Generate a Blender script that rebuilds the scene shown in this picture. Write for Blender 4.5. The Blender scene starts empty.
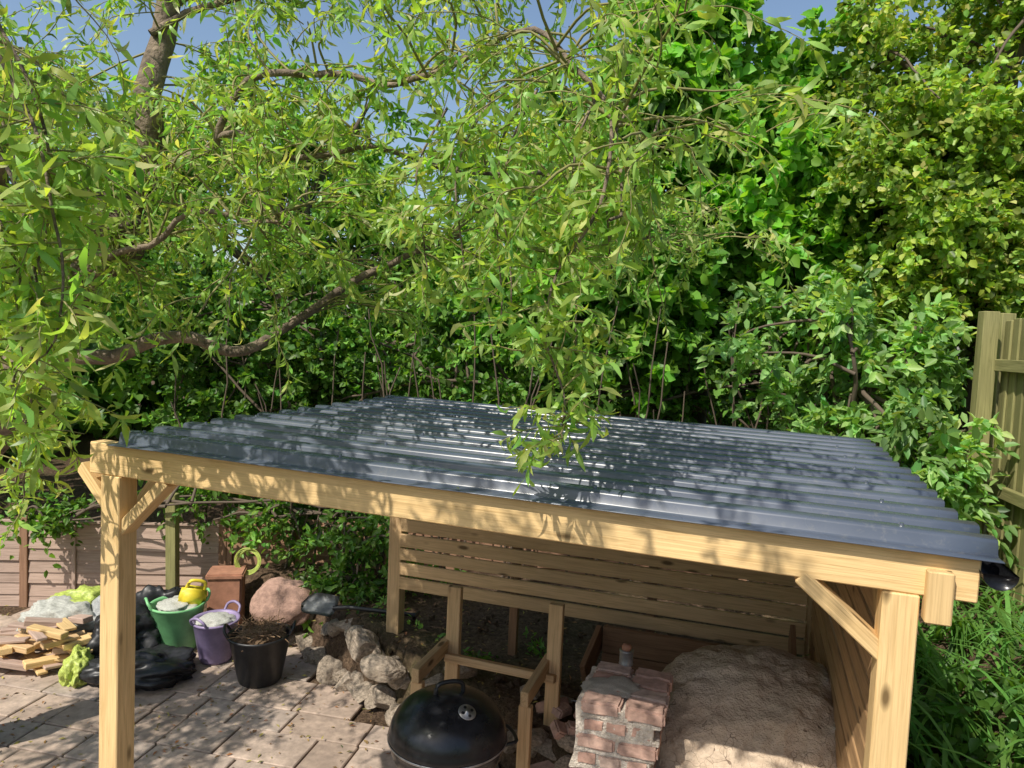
import bpy, bmesh, math, random
import numpy as np
from mathutils import Vector, Matrix, Euler, noise as mn
R=math.radians
rng=np.random.default_rng(7); random.seed(7)
scn=bpy.context.scene
scn.view_settings.view_transform='Standard'; scn.view_settings.look='None'; scn.view_settings.exposure=0
COL=scn.collection

# ------------------------------------------------------------ materials
def newmat(name):
    m=bpy.data.materials.new(name); m.use_nodes=True
    nt=m.node_tree; return m,nt,nt.nodes['Principled BSDF']
def N(nt,t,**k):
    n=nt.nodes.new(t)
    for a,b in k.items(): setattr(n,a,b)
    return n
def ramp(nt,fac,stops):
    r=N(nt,'ShaderNodeValToRGB'); e=r.color_ramp.elements
    while len(e)<len(stops): e.new(.5)
    for i,(p,c) in enumerate(stops): e[i].position=p; e[i].color=(*c,1)
    nt.links.new(fac,r.inputs[0]); return r.outputs[0]
def noise_tex(nt,vec,scale,detail=4,rough=.55,dist=0):
    n=N(nt,'ShaderNodeTexNoise'); n.inputs['Scale'].default_value=scale; n.inputs['Detail'].default_value=min(detail,4)
    n.inputs['Roughness'].default_value=rough; n.inputs['Distortion'].default_value=dist
    if vec is not None: nt.links.new(vec,n.inputs['Vector'])
    return n.outputs['Fac']
def bump(nt,h,bs,strength=.3,dist=.01):
    b=N(nt,'ShaderNodeBump'); b.inputs['Strength'].default_value=strength; b.inputs['Distance'].default_value=dist
    nt.links.new(h,b.inputs['Height']); nt.links.new(b.outputs[0],bs.inputs['Normal'])
def mixc(nt,f,a,b,mode='MIX'):
    m=N(nt,'ShaderNodeMix',data_type='RGBA',blend_type=mode)
    for i,v in ((0,f),(6,a),(7,b)):
        if isinstance(v,(int,float)): m.inputs[i].default_value=v
        elif isinstance(v,tuple): m.inputs[i].default_value=(*v,1)
        else: nt.links.new(v,m.inputs[i])
    return m.outputs[2]

def wood(name,light,dark,knots=True,rough=.7):
    m,nt,b=newmat(name)
    tc=N(nt,'ShaderNodeTexCoord'); oi=N(nt,'ShaderNodeObjectInfo')
    add=N(nt,'ShaderNodeVectorMath',operation='ADD'); nt.links.new(tc.outputs['Object'],add.inputs[0])
    sc=N(nt,'ShaderNodeVectorMath',operation='SCALE'); cmb=N(nt,'ShaderNodeCombineXYZ')
    for i in range(3): nt.links.new(oi.outputs['Random'],cmb.inputs[i])
    nt.links.new(cmb.outputs[0],sc.inputs[0]); sc.inputs['Scale'].default_value=37
    nt.links.new(sc.outputs[0],add.inputs[1])
    mp=N(nt,'ShaderNodeMapping'); mp.inputs['Scale'].default_value=(1.2,16,16); nt.links.new(add.outputs[0],mp.inputs[0])
    g=noise_tex(nt,mp.outputs[0],2.2,4,.6,1.2)
    c=ramp(nt,g,[(.3,dark),(.5,light),(.72,tuple(x*1.12 for x in light))])
    mp2=N(nt,'ShaderNodeMapping'); mp2.inputs['Scale'].default_value=(2,90,90); nt.links.new(add.outputs[0],mp2.inputs[0])
    g2=noise_tex(nt,mp2.outputs[0],2,2)
    c=mixc(nt,.35,c,ramp(nt,g2,[(.35,tuple(x*.6 for x in dark)),(.6,light)]))
    bl=noise_tex(nt,add.outputs[0],3,2)
    c=mixc(nt,ramp(nt,bl,[(.35,(0,0,0)),(.75,(.45,.45,.45))]),c,tuple(x*.66 for x in light))
    if knots:
        mp3=N(nt,'ShaderNodeMapping'); mp3.inputs['Scale'].default_value=(3.2,9,9); nt.links.new(add.outputs[0],mp3.inputs[0])
        v=N(nt,'ShaderNodeTexVoronoi'); v.inputs['Scale'].default_value=1.0; nt.links.new(mp3.outputs[0],v.inputs['Vector'])
        k=ramp(nt,v.outputs['Distance'],[(.08,(1,1,1)),(.17,(0,0,0))])
        c=mixc(nt,k,c,tuple(x*.3 for x in dark))
    mr=N(nt,'ShaderNodeMapRange'); nt.links.new(oi.outputs['Random'],mr.inputs[0]); mr.inputs[3].default_value=.86; mr.inputs[4].default_value=1.1
    hs=N(nt,'ShaderNodeHueSaturation'); nt.links.new(mr.outputs[0],hs.inputs['Value']); nt.links.new(c,hs.inputs['Color'])
    nt.links.new(hs.outputs[0],b.inputs['Base Color']); b.inputs['Roughness'].default_value=rough
    b.inputs['Specular IOR Level'].default_value=.25
    bump(nt,g2,b,.35,.004); return m

M={}
M['pine']=wood('new_pine',(.82,.575,.28),(.62,.40,.17))
M['pine2']=wood('slat_pine',(.70,.48,.26),(.50,.315,.15))
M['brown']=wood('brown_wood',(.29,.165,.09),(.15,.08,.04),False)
M['side']=wood('side_wall_wood',(.50,.31,.155),(.31,.175,.08))
M['greywood']=wood('weathered_wood',(.52,.38,.31),(.32,.22,.175),False)
M['redfence']=wood('red_fence_wood',(.38,.22,.14),(.21,.115,.07),False)
M['greenfence']=wood('green_fence_wood',(.30,.28,.12),(.15,.15,.055),False)

def simple(name,col,rough=.6,metal=0,nscale=0,var=.3,bmp=0,spec=.5,bscale=None):
    m,nt,b=newmat(name); b.inputs['Roughness'].default_value=rough; b.inputs['Metallic'].default_value=metal
    b.inputs['Specular IOR Level'].default_value=spec
    if nscale:
        tc=N(nt,'ShaderNodeTexCoord'); n=noise_tex(nt,tc.outputs['Object'],nscale,4,.6)
        c=ramp(nt,n,[(.3,tuple(x*(1-var) for x in col)),(.7,tuple(min(1,x*(1+var)) for x in col))])
        nt.links.new(c,b.inputs['Base Color'])
        if bmp: bump(nt,noise_tex(nt,tc.outputs['Object'],bscale or nscale*3,4,.6),b,bmp,.02)
    else: b.inputs['Base Color'].default_value=(*col,1)
    return m
M['black_enamel']=simple('black_enamel',(.016,.017,.020),.27,0,9,.5)
M['blackplastic']=simple('black_plastic',(.018,.018,.020),.42,0,12,.4)
M['greenp']=simple('green_plastic',(.20,.50,.22),.45,0,8,.2)
M['purplep']=simple('purple_plastic',(.28,.22,.38),.45,0,8,.25)
M['yellow']=simple('yellow_plastic',(.75,.60,.04),.5,0,8,.15)
M['yellowgreen']=simple('yellow_green_plastic',(.40,.48,.10),.5,0,12,.4)
M['steel']=simple('dull_steel',(.40,.40,.41),.42,.85,20,.3)
M['greyp']=simple('grey_sheet',(.33,.34,.34),.55,0,15,.3)
M['rock']=simple('limestone_rock',(.32,.26,.20),.9,0,5,.5,.6,.5,14)
M['redrock']=simple('red_sandstone',(.38,.235,.18),.85,0,6,.3,.5)
M['debris']=simple('dry_debris',(.24,.15,.085),.95,0,30,.7,.8)
M['bark']=simple('willow_bark',(.19,.145,.105),.9,0,14,.55,.9,.5,30)
M['twig']=simple('willow_twig',(.24,.22,.08),.7)
M['darkbark']=simple('dark_bark',(.12,.09,.065),.9)
M['greentool']=simple('green_grip',(.03,.33,.16),.5)
M['terracotta']=simple('terracotta',(.36,.17,.105),.85,0,10,.3)
M['whitestuff']=simple('sack_fabric',(.42,.42,.38),.8,0,14,.3)

m,nt,b=newmat('cob_clay'); tc=N(nt,'ShaderNodeTexCoord')
n1=noise_tex(nt,tc.outputs['Object'],3,4,.6); n2=noise_tex(nt,tc.outputs['Object'],22,4,.7)
c=ramp(nt,n1,[(.3,(.44,.335,.24)),(.5,(.59,.465,.345)),(.7,(.70,.57,.44))])
c=mixc(nt,.45,c,ramp(nt,n2,[(.3,(.31,.22,.155)),(.7,(.70,.57,.44))]))
v=N(nt,'ShaderNodeTexVoronoi',feature='DISTANCE_TO_EDGE'); v.inputs['Scale'].default_value=4.5
wv=N(nt,'ShaderNodeVectorMath',operation='ADD'); nn=N(nt,'ShaderNodeTexNoise'); nn.inputs['Scale'].default_value=5; nt.links.new(tc.outputs['Object'],nn.inputs['Vector'])
nt.links.new(nn.outputs['Color'],wv.inputs[0]); nt.links.new(tc.outputs['Object'],wv.inputs[1]); nt.links.new(wv.outputs[0],v.inputs['Vector'])
ck=ramp(nt,v.outputs['Distance'],[(.004,(1,1,1)),(.014,(0,0,0))])
ckm=mixc(nt,ramp(nt,n1,[(.42,(0,0,0)),(.55,(.9,.9,.9))]),(0,0,0),ck)
c=mixc(nt,ckm,c,(.16,.11,.08)); nt.links.new(c,b.inputs['Base Color']); b.inputs['Roughness'].default_value=.95; b.inputs['Specular IOR Level'].default_value=.15
bump(nt,n2,b,1,.025); M['clay']=m

def islandmat(name,stops,rough=.9,ns=25,bm=.6,dirt=.6):
    m,nt,b=newmat(name); g=N(nt,'ShaderNodeNewGeometry'); tc=N(nt,'ShaderNodeTexCoord')
    c=ramp(nt,g.outputs['Random Per Island'],stops)
    n=noise_tex(nt,tc.outputs['Object'],ns,4,.65); c=mixc(nt,.75,c,ramp(nt,n,[(.3,(.45,.45,.45)),(.7,(1.1,1.08,1.05))]),'MULTIPLY')
    n3=noise_tex(nt,tc.outputs['Object'],3,3); c=mixc(nt,ramp(nt,n3,[(.4,(0,0,0)),(.75,(dirt,)*3)]),c,tuple(x*.5 for x in stops[0][1]))
    nt.links.new(c,b.inputs['Base Color']); b.inputs['Roughness'].default_value=rough; b.inputs['Specular IOR Level'].default_value=.25
    bump(nt,n,b,bm,.008); return m
M['brick']=islandmat('old_brick',[(0,(.56,.33,.26)),(.4,(.63,.43,.35)),(.7,(.50,.29,.225)),(1,(.68,.54,.46))],dirt=.3)
M['mortar']=simple('lime_mortar',(.60,.53,.45),.95,0,30,.3,.8)
M['slab']=islandmat('paving_slab',[(0,(.42,.325,.26)),(.35,(.53,.41,.33)),(.7,(.47,.39,.335)),(1,(.58,.455,.37))],.85,16,.5)

m,nt,b=newmat('soil'); tc=N(nt,'ShaderNodeTexCoord')
n1=noise_tex(nt,tc.outputs['Object'],1.3,3,.65); n2=noise_tex(nt,tc.outputs['Object'],28,4,.75)
c=ramp(nt,n2,[(.3,(.055,.038,.026)),(.55,(.155,.103,.068)),(.75,(.28,.20,.135))])
c=mixc(nt,ramp(nt,n1,[(.5,(0,0,0)),(.7,(.35,.35,.35))]),c,(.06,.09,.025))
nt.links.new(c,b.inputs['Base Color']); b.inputs['Roughness'].default_value=1; b.inputs['Specular IOR Level'].default_value=.1
bump(nt,n2,b,1,.05); M['soil']=m

m,nt,b=newmat('slate_blue_sheet'); tc=N(nt,'ShaderNodeTexCoord')
n1=noise_tex(nt,tc.outputs['Object'],2.2,3,.6)
c=ramp(nt,n1,[(.3,(.065,.080,.110)),(.7,(.098,.115,.152))])
n4=noise_tex(nt,tc.outputs['Object'],34,3,.7)
c=mixc(nt,ramp(nt,n4,[(.55,(0,0,0)),(.75,(.35,.35,.35))]),c,(.2,.195,.175))
nt.links.new(c,b.inputs['Base Color']); 
rr=ramp(nt,n1,[(.3,(.22,.22,.22)),(.7,(.32,.32,.32))]); nt.links.new(rr,b.inputs['Roughness']); b.inputs['Specular IOR Level'].default_value=.75
M['roof']=m

def leafmat(name,trans=.45,rough=.42,tcol=(1.6,1.5,.5)):
    m=bpy.data.materials.new(name); m.use_nodes=True; nt=m.node_tree; b=nt.nodes['Principled BSDF']; out=nt.nodes['Material Output']
    a=N(nt,'ShaderNodeAttribute'); a.attribute_name='tint'
    nt.links.new(a.outputs['Color'],b.inputs['Base Color']); b.inputs['Roughness'].default_value=rough; b.inputs['Specular IOR Level'].default_value=.4
    t=N(nt,'ShaderNodeBsdfTranslucent'); nt.links.new(mixc(nt,1.0,a.outputs['Color'],tcol,'MULTIPLY'),t.inputs['Color'])
    mx=N(nt,'ShaderNodeMixShader'); mx.inputs[0].default_value=trans
    nt.links.new(b.outputs[0],mx.inputs[1]); nt.links.new(t.outputs[0],mx.inputs[2]); nt.links.new(mx.outputs[0],out.inputs[0]); return m
M['leaf']=leafmat('leaf'); M['wleaf']=leafmat('willow_leaf',.5,.38); M['litter']=leafmat('leaf_litter',.1,.9,(1,1,1))

# ------------------------------------------------------------ mesh helpers
def empty(name,loc=(0,0,0),rot=(0,0,0)):
    e=bpy.data.objects.new(name,None); e.location=loc; e.rotation_euler=rot; e.empty_display_size=.2; COL.objects.link(e); return e
def addobj(name,me,mat,parent=None,mtx=None,smooth=False):
    o=bpy.data.objects.new(name,me); COL.objects.link(o)
    if mat: me.materials.append(mat)
    if parent: o.parent=parent
    if mtx is not None: o.matrix_basis=mtx
    if smooth:
        for p in me.polygons: p.use_smooth=True
    return o
def bm_obj(name,bm,mat,parent=None,mtx=None,smooth=False):
    me=bpy.data.meshes.new(name); bm.to_mesh(me); bm.free(); return addobj(name,me,mat,parent,mtx,smooth)
def box_bm(bm,sx,sy,sz,mtx=Matrix(),bev=.004,seg=1):
    r=bmesh.ops.create_cube(bm,size=1); vs=r['verts']
    bmesh.ops.scale(bm,vec=(sx,sy,sz),verts=vs)
    if bev:
        es=list({e for v in vs for e in v.link_edges})
        rr=bmesh.ops.bevel(bm,geom=es,offset=min(bev,.3*min(sx,sy,sz)),segments=seg,affect='EDGES')
        vs=list({v for f in rr['faces'] for v in f.verts}|{v for v in vs if v.is_valid})
    bmesh.ops.transform(bm,matrix=mtx,verts=vs); return vs
def frame(p0,p1,up=(0,0,1)):
    p0=Vector(p0);p1=Vector(p1); x=(p1-p0).normalized(); up=Vector(up)
    if abs(x.dot(up))>.98: up=Vector((0,1,0))
    y=up.cross(x).normalized(); z=x.cross(y)
    mt=Matrix((x,y,z)).transposed().to_4x4(); mt.translation=(p0+p1)/2; return mt,(p1-p0).length
def board(name,p0,p1,w,t,mat,parent=None,up=(0,0,1),bev=.004):
    mt,L=frame(p0,p1,up); bm=bmesh.new(); box_bm(bm,L,w,t,bev=bev)
    return bm_obj(name,bm,mat,parent,mt)
def lathe(name,prof,mat,parent=None,seg=48,mtx=None,wob=0,smooth=True):
    bm=bmesh.new(); rings=[]
    for r,z in prof:
        rings.append([bm.verts.new((r*math.cos(2*math.pi*i/seg)*(1+wob*math.sin(2*math.pi*i/seg*2+1)),r*math.sin(2*math.pi*i/seg),z+wob*.25*r*math.cos(2*math.pi*i/seg*2))) for i in range(seg)])
    for a,b2 in zip(rings,rings[1:]):
        for i in range(seg):
            j=(i+1)%seg; bm.faces.new((a[i],a[j],b2[j],b2[i]))
    if prof[0][0]<.02: bm.faces.new(rings[0][::-1])
    if prof[-1][0]<.02: bm.faces.new(rings[-1])
    return bm_obj(name,bm,mat,parent,mtx,smooth)
def blob(name,loc,scale,mat,seed=0,amp=.25,freq=1.6,sub=4,parent=None,rot=(0,0,0),smooth=True,amp2=.02,creases=False):
    bm=bmesh.new(); bmesh.ops.create_icosphere(bm,subdivisions=sub,radius=1)
    off=Vector((seed*3.1,seed*1.7,seed*5.3))
    for v in bm.verts:
        p=v.co.copy(); n=mn.noise(p*freq+off)*amp+mn.noise(p*freq*3+off)*amp*.25+mn.noise(p*freq*8+off)*amp2
        if creases: n+=.10-.30*abs(mn.noise(p*2.6+off))-.12*abs(mn.noise(p*6.5+off))
        v.co=p*(1+n)
    mt=Matrix.LocRotScale(Vector(loc),Euler(rot),Vector(scale))
    return bm_obj(name,bm,mat,parent,mt,smooth)
def rockmesh(name,loc,scale,seed,rot):
    rs=random.Random(seed); bm=bmesh.new(); bmesh.ops.create_icosphere(bm,subdivisions=4,radius=1)
    pl=[(Vector((rs.gauss(0,1),rs.gauss(0,1),rs.gauss(0,1))).normalized(),rs.uniform(.5,.8)) for _ in range(12)]
    for v in bm.verts:
        p=v.co.copy()
        for n,d in pl:
            k=p.dot(n)-d
            if k>0: p-=n*k*.96
        o=Vector((seed,0,0)); p+=p.normalized()*(.05*mn.noise(p*3+o)+.04*mn.noise(p*8+o)); v.co=p*1.2
    return bm_obj(name,bm,M['rock'],None,Matrix.LocRotScale(Vector(loc),Euler(rot),Vector(scale)),False)
class Tubes:
    def __init__(s): s.v=[];s.f=[]
    def add(s,pts,rad,sides=6):
        pts=[Vector(p) for p in pts]; base=len(s.v); n=len(pts)
        for i,p in enumerate(pts):
            d=(pts[min(i+1,n-1)]-pts[max(i-1,0)]).normalized()
            a=d.cross(Vector((.13,.21,.97)) if abs(d.z)<.9 else Vector((1,0,0))).normalized(); b2=d.cross(a)
            for k in range(sides):
                t=2*math.pi*k/sides; s.v.append(p+(a*math.cos(t)+b2*math.sin(t))*rad[i])
        for i in range(n-1):
            for k in range(sides):
                k2=(k+1)%sides; s.f.append((base+i*sides+k,base+i*sides+k2,base+(i+1)*sides+k2,base+(i+1)*sides+k))
    def make(s,name,mat,parent=None):
        me=bpy.data.meshes.new(name); me.from_pydata([tuple(v) for v in s.v],[],s.f); return addobj(name,me,mat,parent,None,True)
def smoothline(pts,sub=5,jit=0,seed=0):
    pts=[Vector(p) for p in pts]; out=[]
    P=[pts[0]*2-pts[1]]+pts+[pts[-1]*2-pts[-2]]
    for i in range(1,len(P)-2):
        for k in range(sub):
            t=k/sub; a,b2,c,d=P[i-1],P[i],P[i+1],P[i+2]
            q=.5*((2*b2)+(c-a)*t+(2*a-5*b2+4*c-d)*t*t+(3*b2-3*c+d-a)*t**3)
            if jit: q=q+mn.noise_vector(q*3+Vector((seed,0,0)))*jit
            out.append(q)
    out.append(pts[-1]); return out
def nrm(a): return a/np.maximum(np.linalg.norm(a,axis=1,keepdims=True),1e-9)

def rawmesh(name,V,loops,starts,tint,mat,parent):
    me=bpy.data.meshes.new(name); me.vertices.add(len(V)); me.vertices.foreach_set('co',V.astype(np.float32).ravel())
    me.loops.add(len(loops)); me.loops.foreach_set('vertex_index',loops.astype(np.int32))
    me.polygons.add(len(starts)); me.polygons.foreach_set('loop_start',starts.astype(np.int32))
    at=me.attributes.new('tint','FLOAT_COLOR','POINT'); c=np.ones((len(V),4),np.float32); c[:,:3]=tint; at.data.foreach_set('color',c.ravel())
    me.update(calc_edges=True); me.validate(); return addobj(name,me,mat,parent)
def leaves(name,P,A,L,W,tint,mat,parent=None,kind='broad',upb=.6,bias=(0,0,0)):
    n=len(P); A=nrm(A); r=rng.normal(size=(n,3))*.6; r[:,2]+=upb; r+=np.array(bias)
    r=r-(r*A).sum(1,keepdims=True)*A; Nn=nrm(r); S=np.cross(A,Nn)
    L=L[:,None];W=W[:,None]
    if kind=='kite':
        V=np.stack([P,P+A*L*.45+S*W*.5+Nn*W*.15,P+A*L-Nn*L*.12,P+A*L*.45-S*W*.5+Nn*W*.15],1); k=4
        lp=np.array([0,2,1,0,3,2]); st=np.array([0,3]); nl=6
    elif kind=='broad':
        V=np.stack([P,P+A*L*.3+S*W*.5+Nn*W*.12,P+A*L*.68+S*W*.38+Nn*W*.05,P+A*L-Nn*L*.15,P+A*L*.68-S*W*.38+Nn*W*.05,P+A*L*.3-S*W*.5+Nn*W*.12],1); k=6
        lp=np.array([0,3,2,1,0,5,4,3]); st=np.array([0,4]); nl=8
    else:
        c=rng.normal(size=(n,3))*1.2; c[:,2]-=.3
        tw=rng.normal(size=(n,1))*.8
        d=A; p=P; st_=[P]; ws=[.0,.75,1.,.6]
        s=S
        for i in range(3):
            p=p+d*L*.27; w=W*ws[i+1]*.5
            st_+= [p+s*w,p-s*w]
            d=nrm(d+c*.45); s=nrm(s+Nn*tw*.6); s=nrm(s-(s*d).sum(1,keepdims=True)*d)
        st_.append(p+d*L*.25)
        V=np.stack(st_,1); k=8
        lp=np.array([0,2,1, 1,2,4,3, 3,4,6,5, 5,6,7]); st=np.array([0,3,7,11]); nl=14
    off=(np.arange(n)*k)[:,None]; loops=(lp[None]+off).ravel(); starts=(st[None]+(np.arange(n)*nl)[:,None]).ravel()
    T=np.repeat(tint,k,axis=0)
    return rawmesh(name,V.reshape(-1,3),loops,starts,T,mat,parent)
def tints(n,base,var=.25,hue=.12,yellow=0,ycol=(.3,.3,.04)):
    b=np.array(base)[None]*(1+rng.normal(size=(n,1))*var).clip(.35,1.9)
    b=b*(1+rng.normal(size=(n,3))*hue*np.array([1,.3,.8])).clip(.4,1.8)
    if yellow:
        k=rng.random(n)<yellow; b[k]=np.array(ycol)*(1+rng.normal(size=(k.sum(),1))*.2)
    return b.clip(.005,.62)

# ------------------------------------------------------------ world, sun, camera
EL=49; AZ=220
SUN=Vector((math.sin(R(AZ))*math.cos(R(EL)),math.cos(R(AZ))*math.cos(R(EL)),math.sin(R(EL))))
w=bpy.data.worlds.new("World"); scn.world=w; w.use_nodes=True; nt=w.node_tree
sky=N(nt,'ShaderNodeTexSky',sky_type='NISHITA'); sky.sun_disc=False; sky.sun_elevation=R(EL); sky.sun_rotation=R(AZ); sky.ozone_density=1.0; sky.dust_density=1.5; sky.air_density=1.1
bg=nt.nodes['Background']; bg.inputs[1].default_value=.15; nt.links.new(sky.outputs[0],bg.inputs[0])
sl=bpy.data.lights.new('sun','SUN'); sl.energy=5; sl.angle=R(.5); sl.color=(1,.94,.83); so=bpy.data.objects.new('sun',sl); COL.objects.link(so)
so.rotation_euler=SUN.to_track_quat('Z','Y').to_euler(); so.location=(-5,-8,9)
cam=bpy.data.cameras.new('camera'); co=bpy.data.objects.new('camera',cam); COL.objects.link(co); scn.camera=co
cam.sensor_width=36; cam.lens=26.0; cam.clip_end=600; cam.clip_start=.05
co.matrix_world=Matrix.Translation((0,0,2.7))@Matrix.Rotation(R(90)-.065,4,'X')@Matrix.Rotation(.045,4,'Z')

# ------------------------------------------------------------ ground
EX=[-60,-3,-1.9,-1.1,-.7,0,.55,1.2,2,3,60]; EY=[6.7,6.6,6.3,5.3,4.95,4.2,3.45,3.0,2.2,1.2,1.2]
def ss(t): t=np.clip(t,0,1); return t*t*(3-2*t)
def height(x,y):
    x=np.asarray(x,float);y=np.asarray(y,float)
    ye=np.interp(x,EX,EY); h=.45*ss((y-ye-.02)/.22)*np.where(x<-2.2,ss((x+3.2)/1.0),1)
    h=h+.75*ss((x-(1.18+.325*(np.clip(y,0,12)-2.15))-.2)/1.3)*ss((y+2)/2)
    h=h+.5*ss((y-7.2)/2)
    return h
def gz(x,y): return float(height(x,y))+.03*mn.noise(Vector((x*2,y*2,0)))*(1 if float(height(x,y))>.05 else .1)
def axis(lo,hi,fine_lo,fine_hi,step):
    a=list(np.arange(fine_lo,fine_hi+1e-6,step)); s=step; v=fine_hi
    while v<hi: s*=1.5; v+=s; a.append(min(v,hi))
    s=step; v=fine_lo; pre=[]
    while v>lo: s*=1.5; v-=s; pre.append(max(v,lo))
    return np.array(pre[::-1]+a)
xs=axis(-200,200,-5,6,.07); ys=axis(-200,300,0,9,.07)
X,Y=np.meshgrid(xs,ys); H=height(X,Y)
vs=[]
for j in range(len(ys)):
    for i in range(len(xs)):
        x,y,h=X[j,i],Y[j,i],H[j,i]
        k=min(1,max(0,h*5)); z=h+(.05*mn.noise(Vector((x*2.3,y*2.3,0)))+.025*mn.noise(Vector((x*9,y*9,3))))*k - .004
        vs.append((x,y,z))
nx=len(xs); fs=[(j*nx+i,j*nx+i+1,(j+1)*nx+i+1,(j+1)*nx+i) for j in range(len(ys)-1) for i in range(nx-1)]
me=bpy.data.meshes.new('ground'); me.from_pydata(vs,[],fs); addobj('ground',me,M['soil'],None,None,True)

bm=bmesh.new(); ang=R(-12); row=-2.0; 
while row<7.2:
    hgt=random.choice([.28,.34,.42]); colx=-4.8+random.random()*.3
    while colx<2.6:
        wd=random.choice([.28,.4,.45,.56]); cx=colx+wd/2; cy=row+hgt/2
        x=cx*math.cos(ang)-cy*math.sin(ang)-1.0; y=cx*math.sin(ang)+cy*math.cos(ang)
        ye=float(np.interp(x,EX,EY))
        if y<ye+.12 and -4.6<x<1.5 and y>.6:
            mt=Matrix.Translation((x,y,.012+random.uniform(-.004,.004)))@Euler((random.uniform(-.006,.006),random.uniform(-.006,.006),ang)).to_matrix().to_4x4()
            box_bm(bm,wd-.012,hgt-.012,.03,mt,.006)
        colx+=wd
    row+=hgt
bm_obj('patio',bm,M['slab'])

# ------------------------------------------------------------ shelter
SH=empty('wooden_shelter',(-1.673,3.075,0),(0,0,R(-18)))
def zr(u): return 2.17-.015*u
PW=.1
P_=M['pine']
board('post_front_a',(0,.05,-.02),(0,.05,zr(0)-.135),PW,PW,P_,SH)
board('post_front_b',(3.0,.05,-.02),(3.0,.05,zr(3)-.135),PW,PW,P_,SH)
board('post_back_a',(.12,2.48,.1),(.12,2.48,zr(0)-.1),PW,PW,M['pine2'],SH)
board('post_back_b',(3.0,2.48,.1),(3.0,2.48,zr(3)-.1),PW,PW,M['pine2'],SH)
o=board('front_beam',(-.12,.045,zr(-.12)-.067),(3.2,.045,zr(3.2)-.067),.075,.134,P_,SH)
board('rear_beam',(-.05,2.49,zr(0)-.067),(3.15,2.49,zr(3.15)-.067),.07,.12,M['pine2'],SH)
for i,u in enumerate((.0,1.0,2.0,3.0)):
    board('rafter_%d'%(i+1),(u,.09,zr(u)-.062),(u,2.45,zr(u)-.062),.05,.11,M['pine2'],SH)
board('brace_1',(.03,.05,1.80),(.27,.05,2.035),.05,.075,P_,SH,up=(0,1,0.01))
board('brace_2',(2.97,.05,1.79),(2.72,.05,2.0),.05,.085,P_,SH,up=(0,1,.01))
board('brace_3',(-.04,.05,1.90),(-.19,.05,2.06),.05,.07,P_,SH,up=(0,1,.01))
board('brace_4',(0,.1,1.8),(0,.36,2.05),.05,.075,P_,SH,up=(1,0,.01))
board('brace_5',(3.0,.1,1.8),(3.0,.36,2.03),.05,.075,P_,SH,up=(1,0,.01))
board('end_block',(3.095,.0,1.92),(3.095,.0,2.075),.07,.055,P_,SH)
z=.52; i=0
while z<1.75:
    hh=random.choice([.085,.095,.09]); 
    if z>.78:
        board('back_slat_%d'%i,(.17,2.42+random.uniform(-.004,.004),z+random.uniform(-.006,.006)),(2.95,2.42,z+random.uniform(-.012,.012)),.022,hh,M['pine2'],SH)
    z+=hh+.02; i+=1
for i,u in enumerate((1.05,2.0)):
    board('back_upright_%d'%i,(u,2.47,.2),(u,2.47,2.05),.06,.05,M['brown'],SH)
z=.5; i=0
while z<1.95:
    board('side_slat_%d'%i,(2.985,.11,z),(2.985,2.42,z+random.uniform(-.01,.01)),.02,.09,M['side'],SH); z+=.104; i+=1
for i,v_ in enumerate((.85,1.65)):
    board('side_upright_%d'%i,(3.03,v_,.2),(3.03,v_,2.0),.05,.05,M['side'],SH)
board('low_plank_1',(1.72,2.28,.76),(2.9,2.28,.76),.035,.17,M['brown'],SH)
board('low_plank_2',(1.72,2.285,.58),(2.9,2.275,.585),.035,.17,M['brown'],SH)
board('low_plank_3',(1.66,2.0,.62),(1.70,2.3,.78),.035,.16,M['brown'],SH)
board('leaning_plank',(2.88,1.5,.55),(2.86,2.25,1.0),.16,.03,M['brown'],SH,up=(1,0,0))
# corrugated sheets: deep ribs with softened corners, running across towards the gutter
bm=bmesh.new(); nr=14; pitch=2.6/nr; v0=-.03; prof=[]
hp=[(0,0),(.28,0),(.33,.002),(.36,.008),(.385,.036),(.41,.044),(.46,.047),(.60,.048),(.74,.047),(.79,.044),(.815,.036),(.84,.008),(.87,.002)]
for k in range(nr):
    for a_,h in hp: prof.append((v0+(k+a_)*pitch,h,k))
prof.append((v0+nr*pitch+.01,0,nr))
nu=24
grid=[]
for iu in range(nu+1):
    u=0+3.24*iu/nu; rowv=[]
    for (v_,h,k) in prof:
        sag=.003*mn.noise(Vector((u*1.2,v_*2,0)))
        du=(.04*mn.noise(Vector(((k//2)*1.7+.3,7.7,iu//12+.4)))) if iu in(0,nu) else 0
        rowv.append(bm.verts.new((u+du,v_,zr(u)+.004+h+sag)))
    grid.append(rowv)
for a,b2 in zip(grid,grid[1:]):
    for i in range(len(prof)-1): bm.faces.new((a[i],b2[i],b2[i+1],a[i+1]))
bmesh.ops.recalc_face_normals(bm,faces=bm.faces[:])
ro=bm_obj('corrugated_roof',bm,M['roof'],SH,None,True)
md=ro.modifiers.new('thickness','SOLIDIFY'); md.thickness=.003; md.offset=-1
bm=bmesh.new()
for k in range(0,nr):
    for u in (.1,1.05,2.05,3.0):
        if k%2: continue
        mt=Matrix.Translation((u,v0+(k+.6)*pitch,zr(u)+.056)); bmesh.ops.create_cone(bm,cap_ends=True,segments=10,radius1=.008,radius2=.006,depth=.009,matrix=mt)
bm_obj('roof_screws',bm,M['roof'],SH)
bm=bmesh.new(); segs=10
ga=[]
for v_ in (-.03,.6,1.3,2.0,2.65):
    ga.append([bm.verts.new((3.24+.045*math.cos(math.pi+math.pi*i/segs),v_,2.09+.045*math.sin(math.pi+math.pi*i/segs)-.004*v_)) for i in range(segs+1)])
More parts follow.
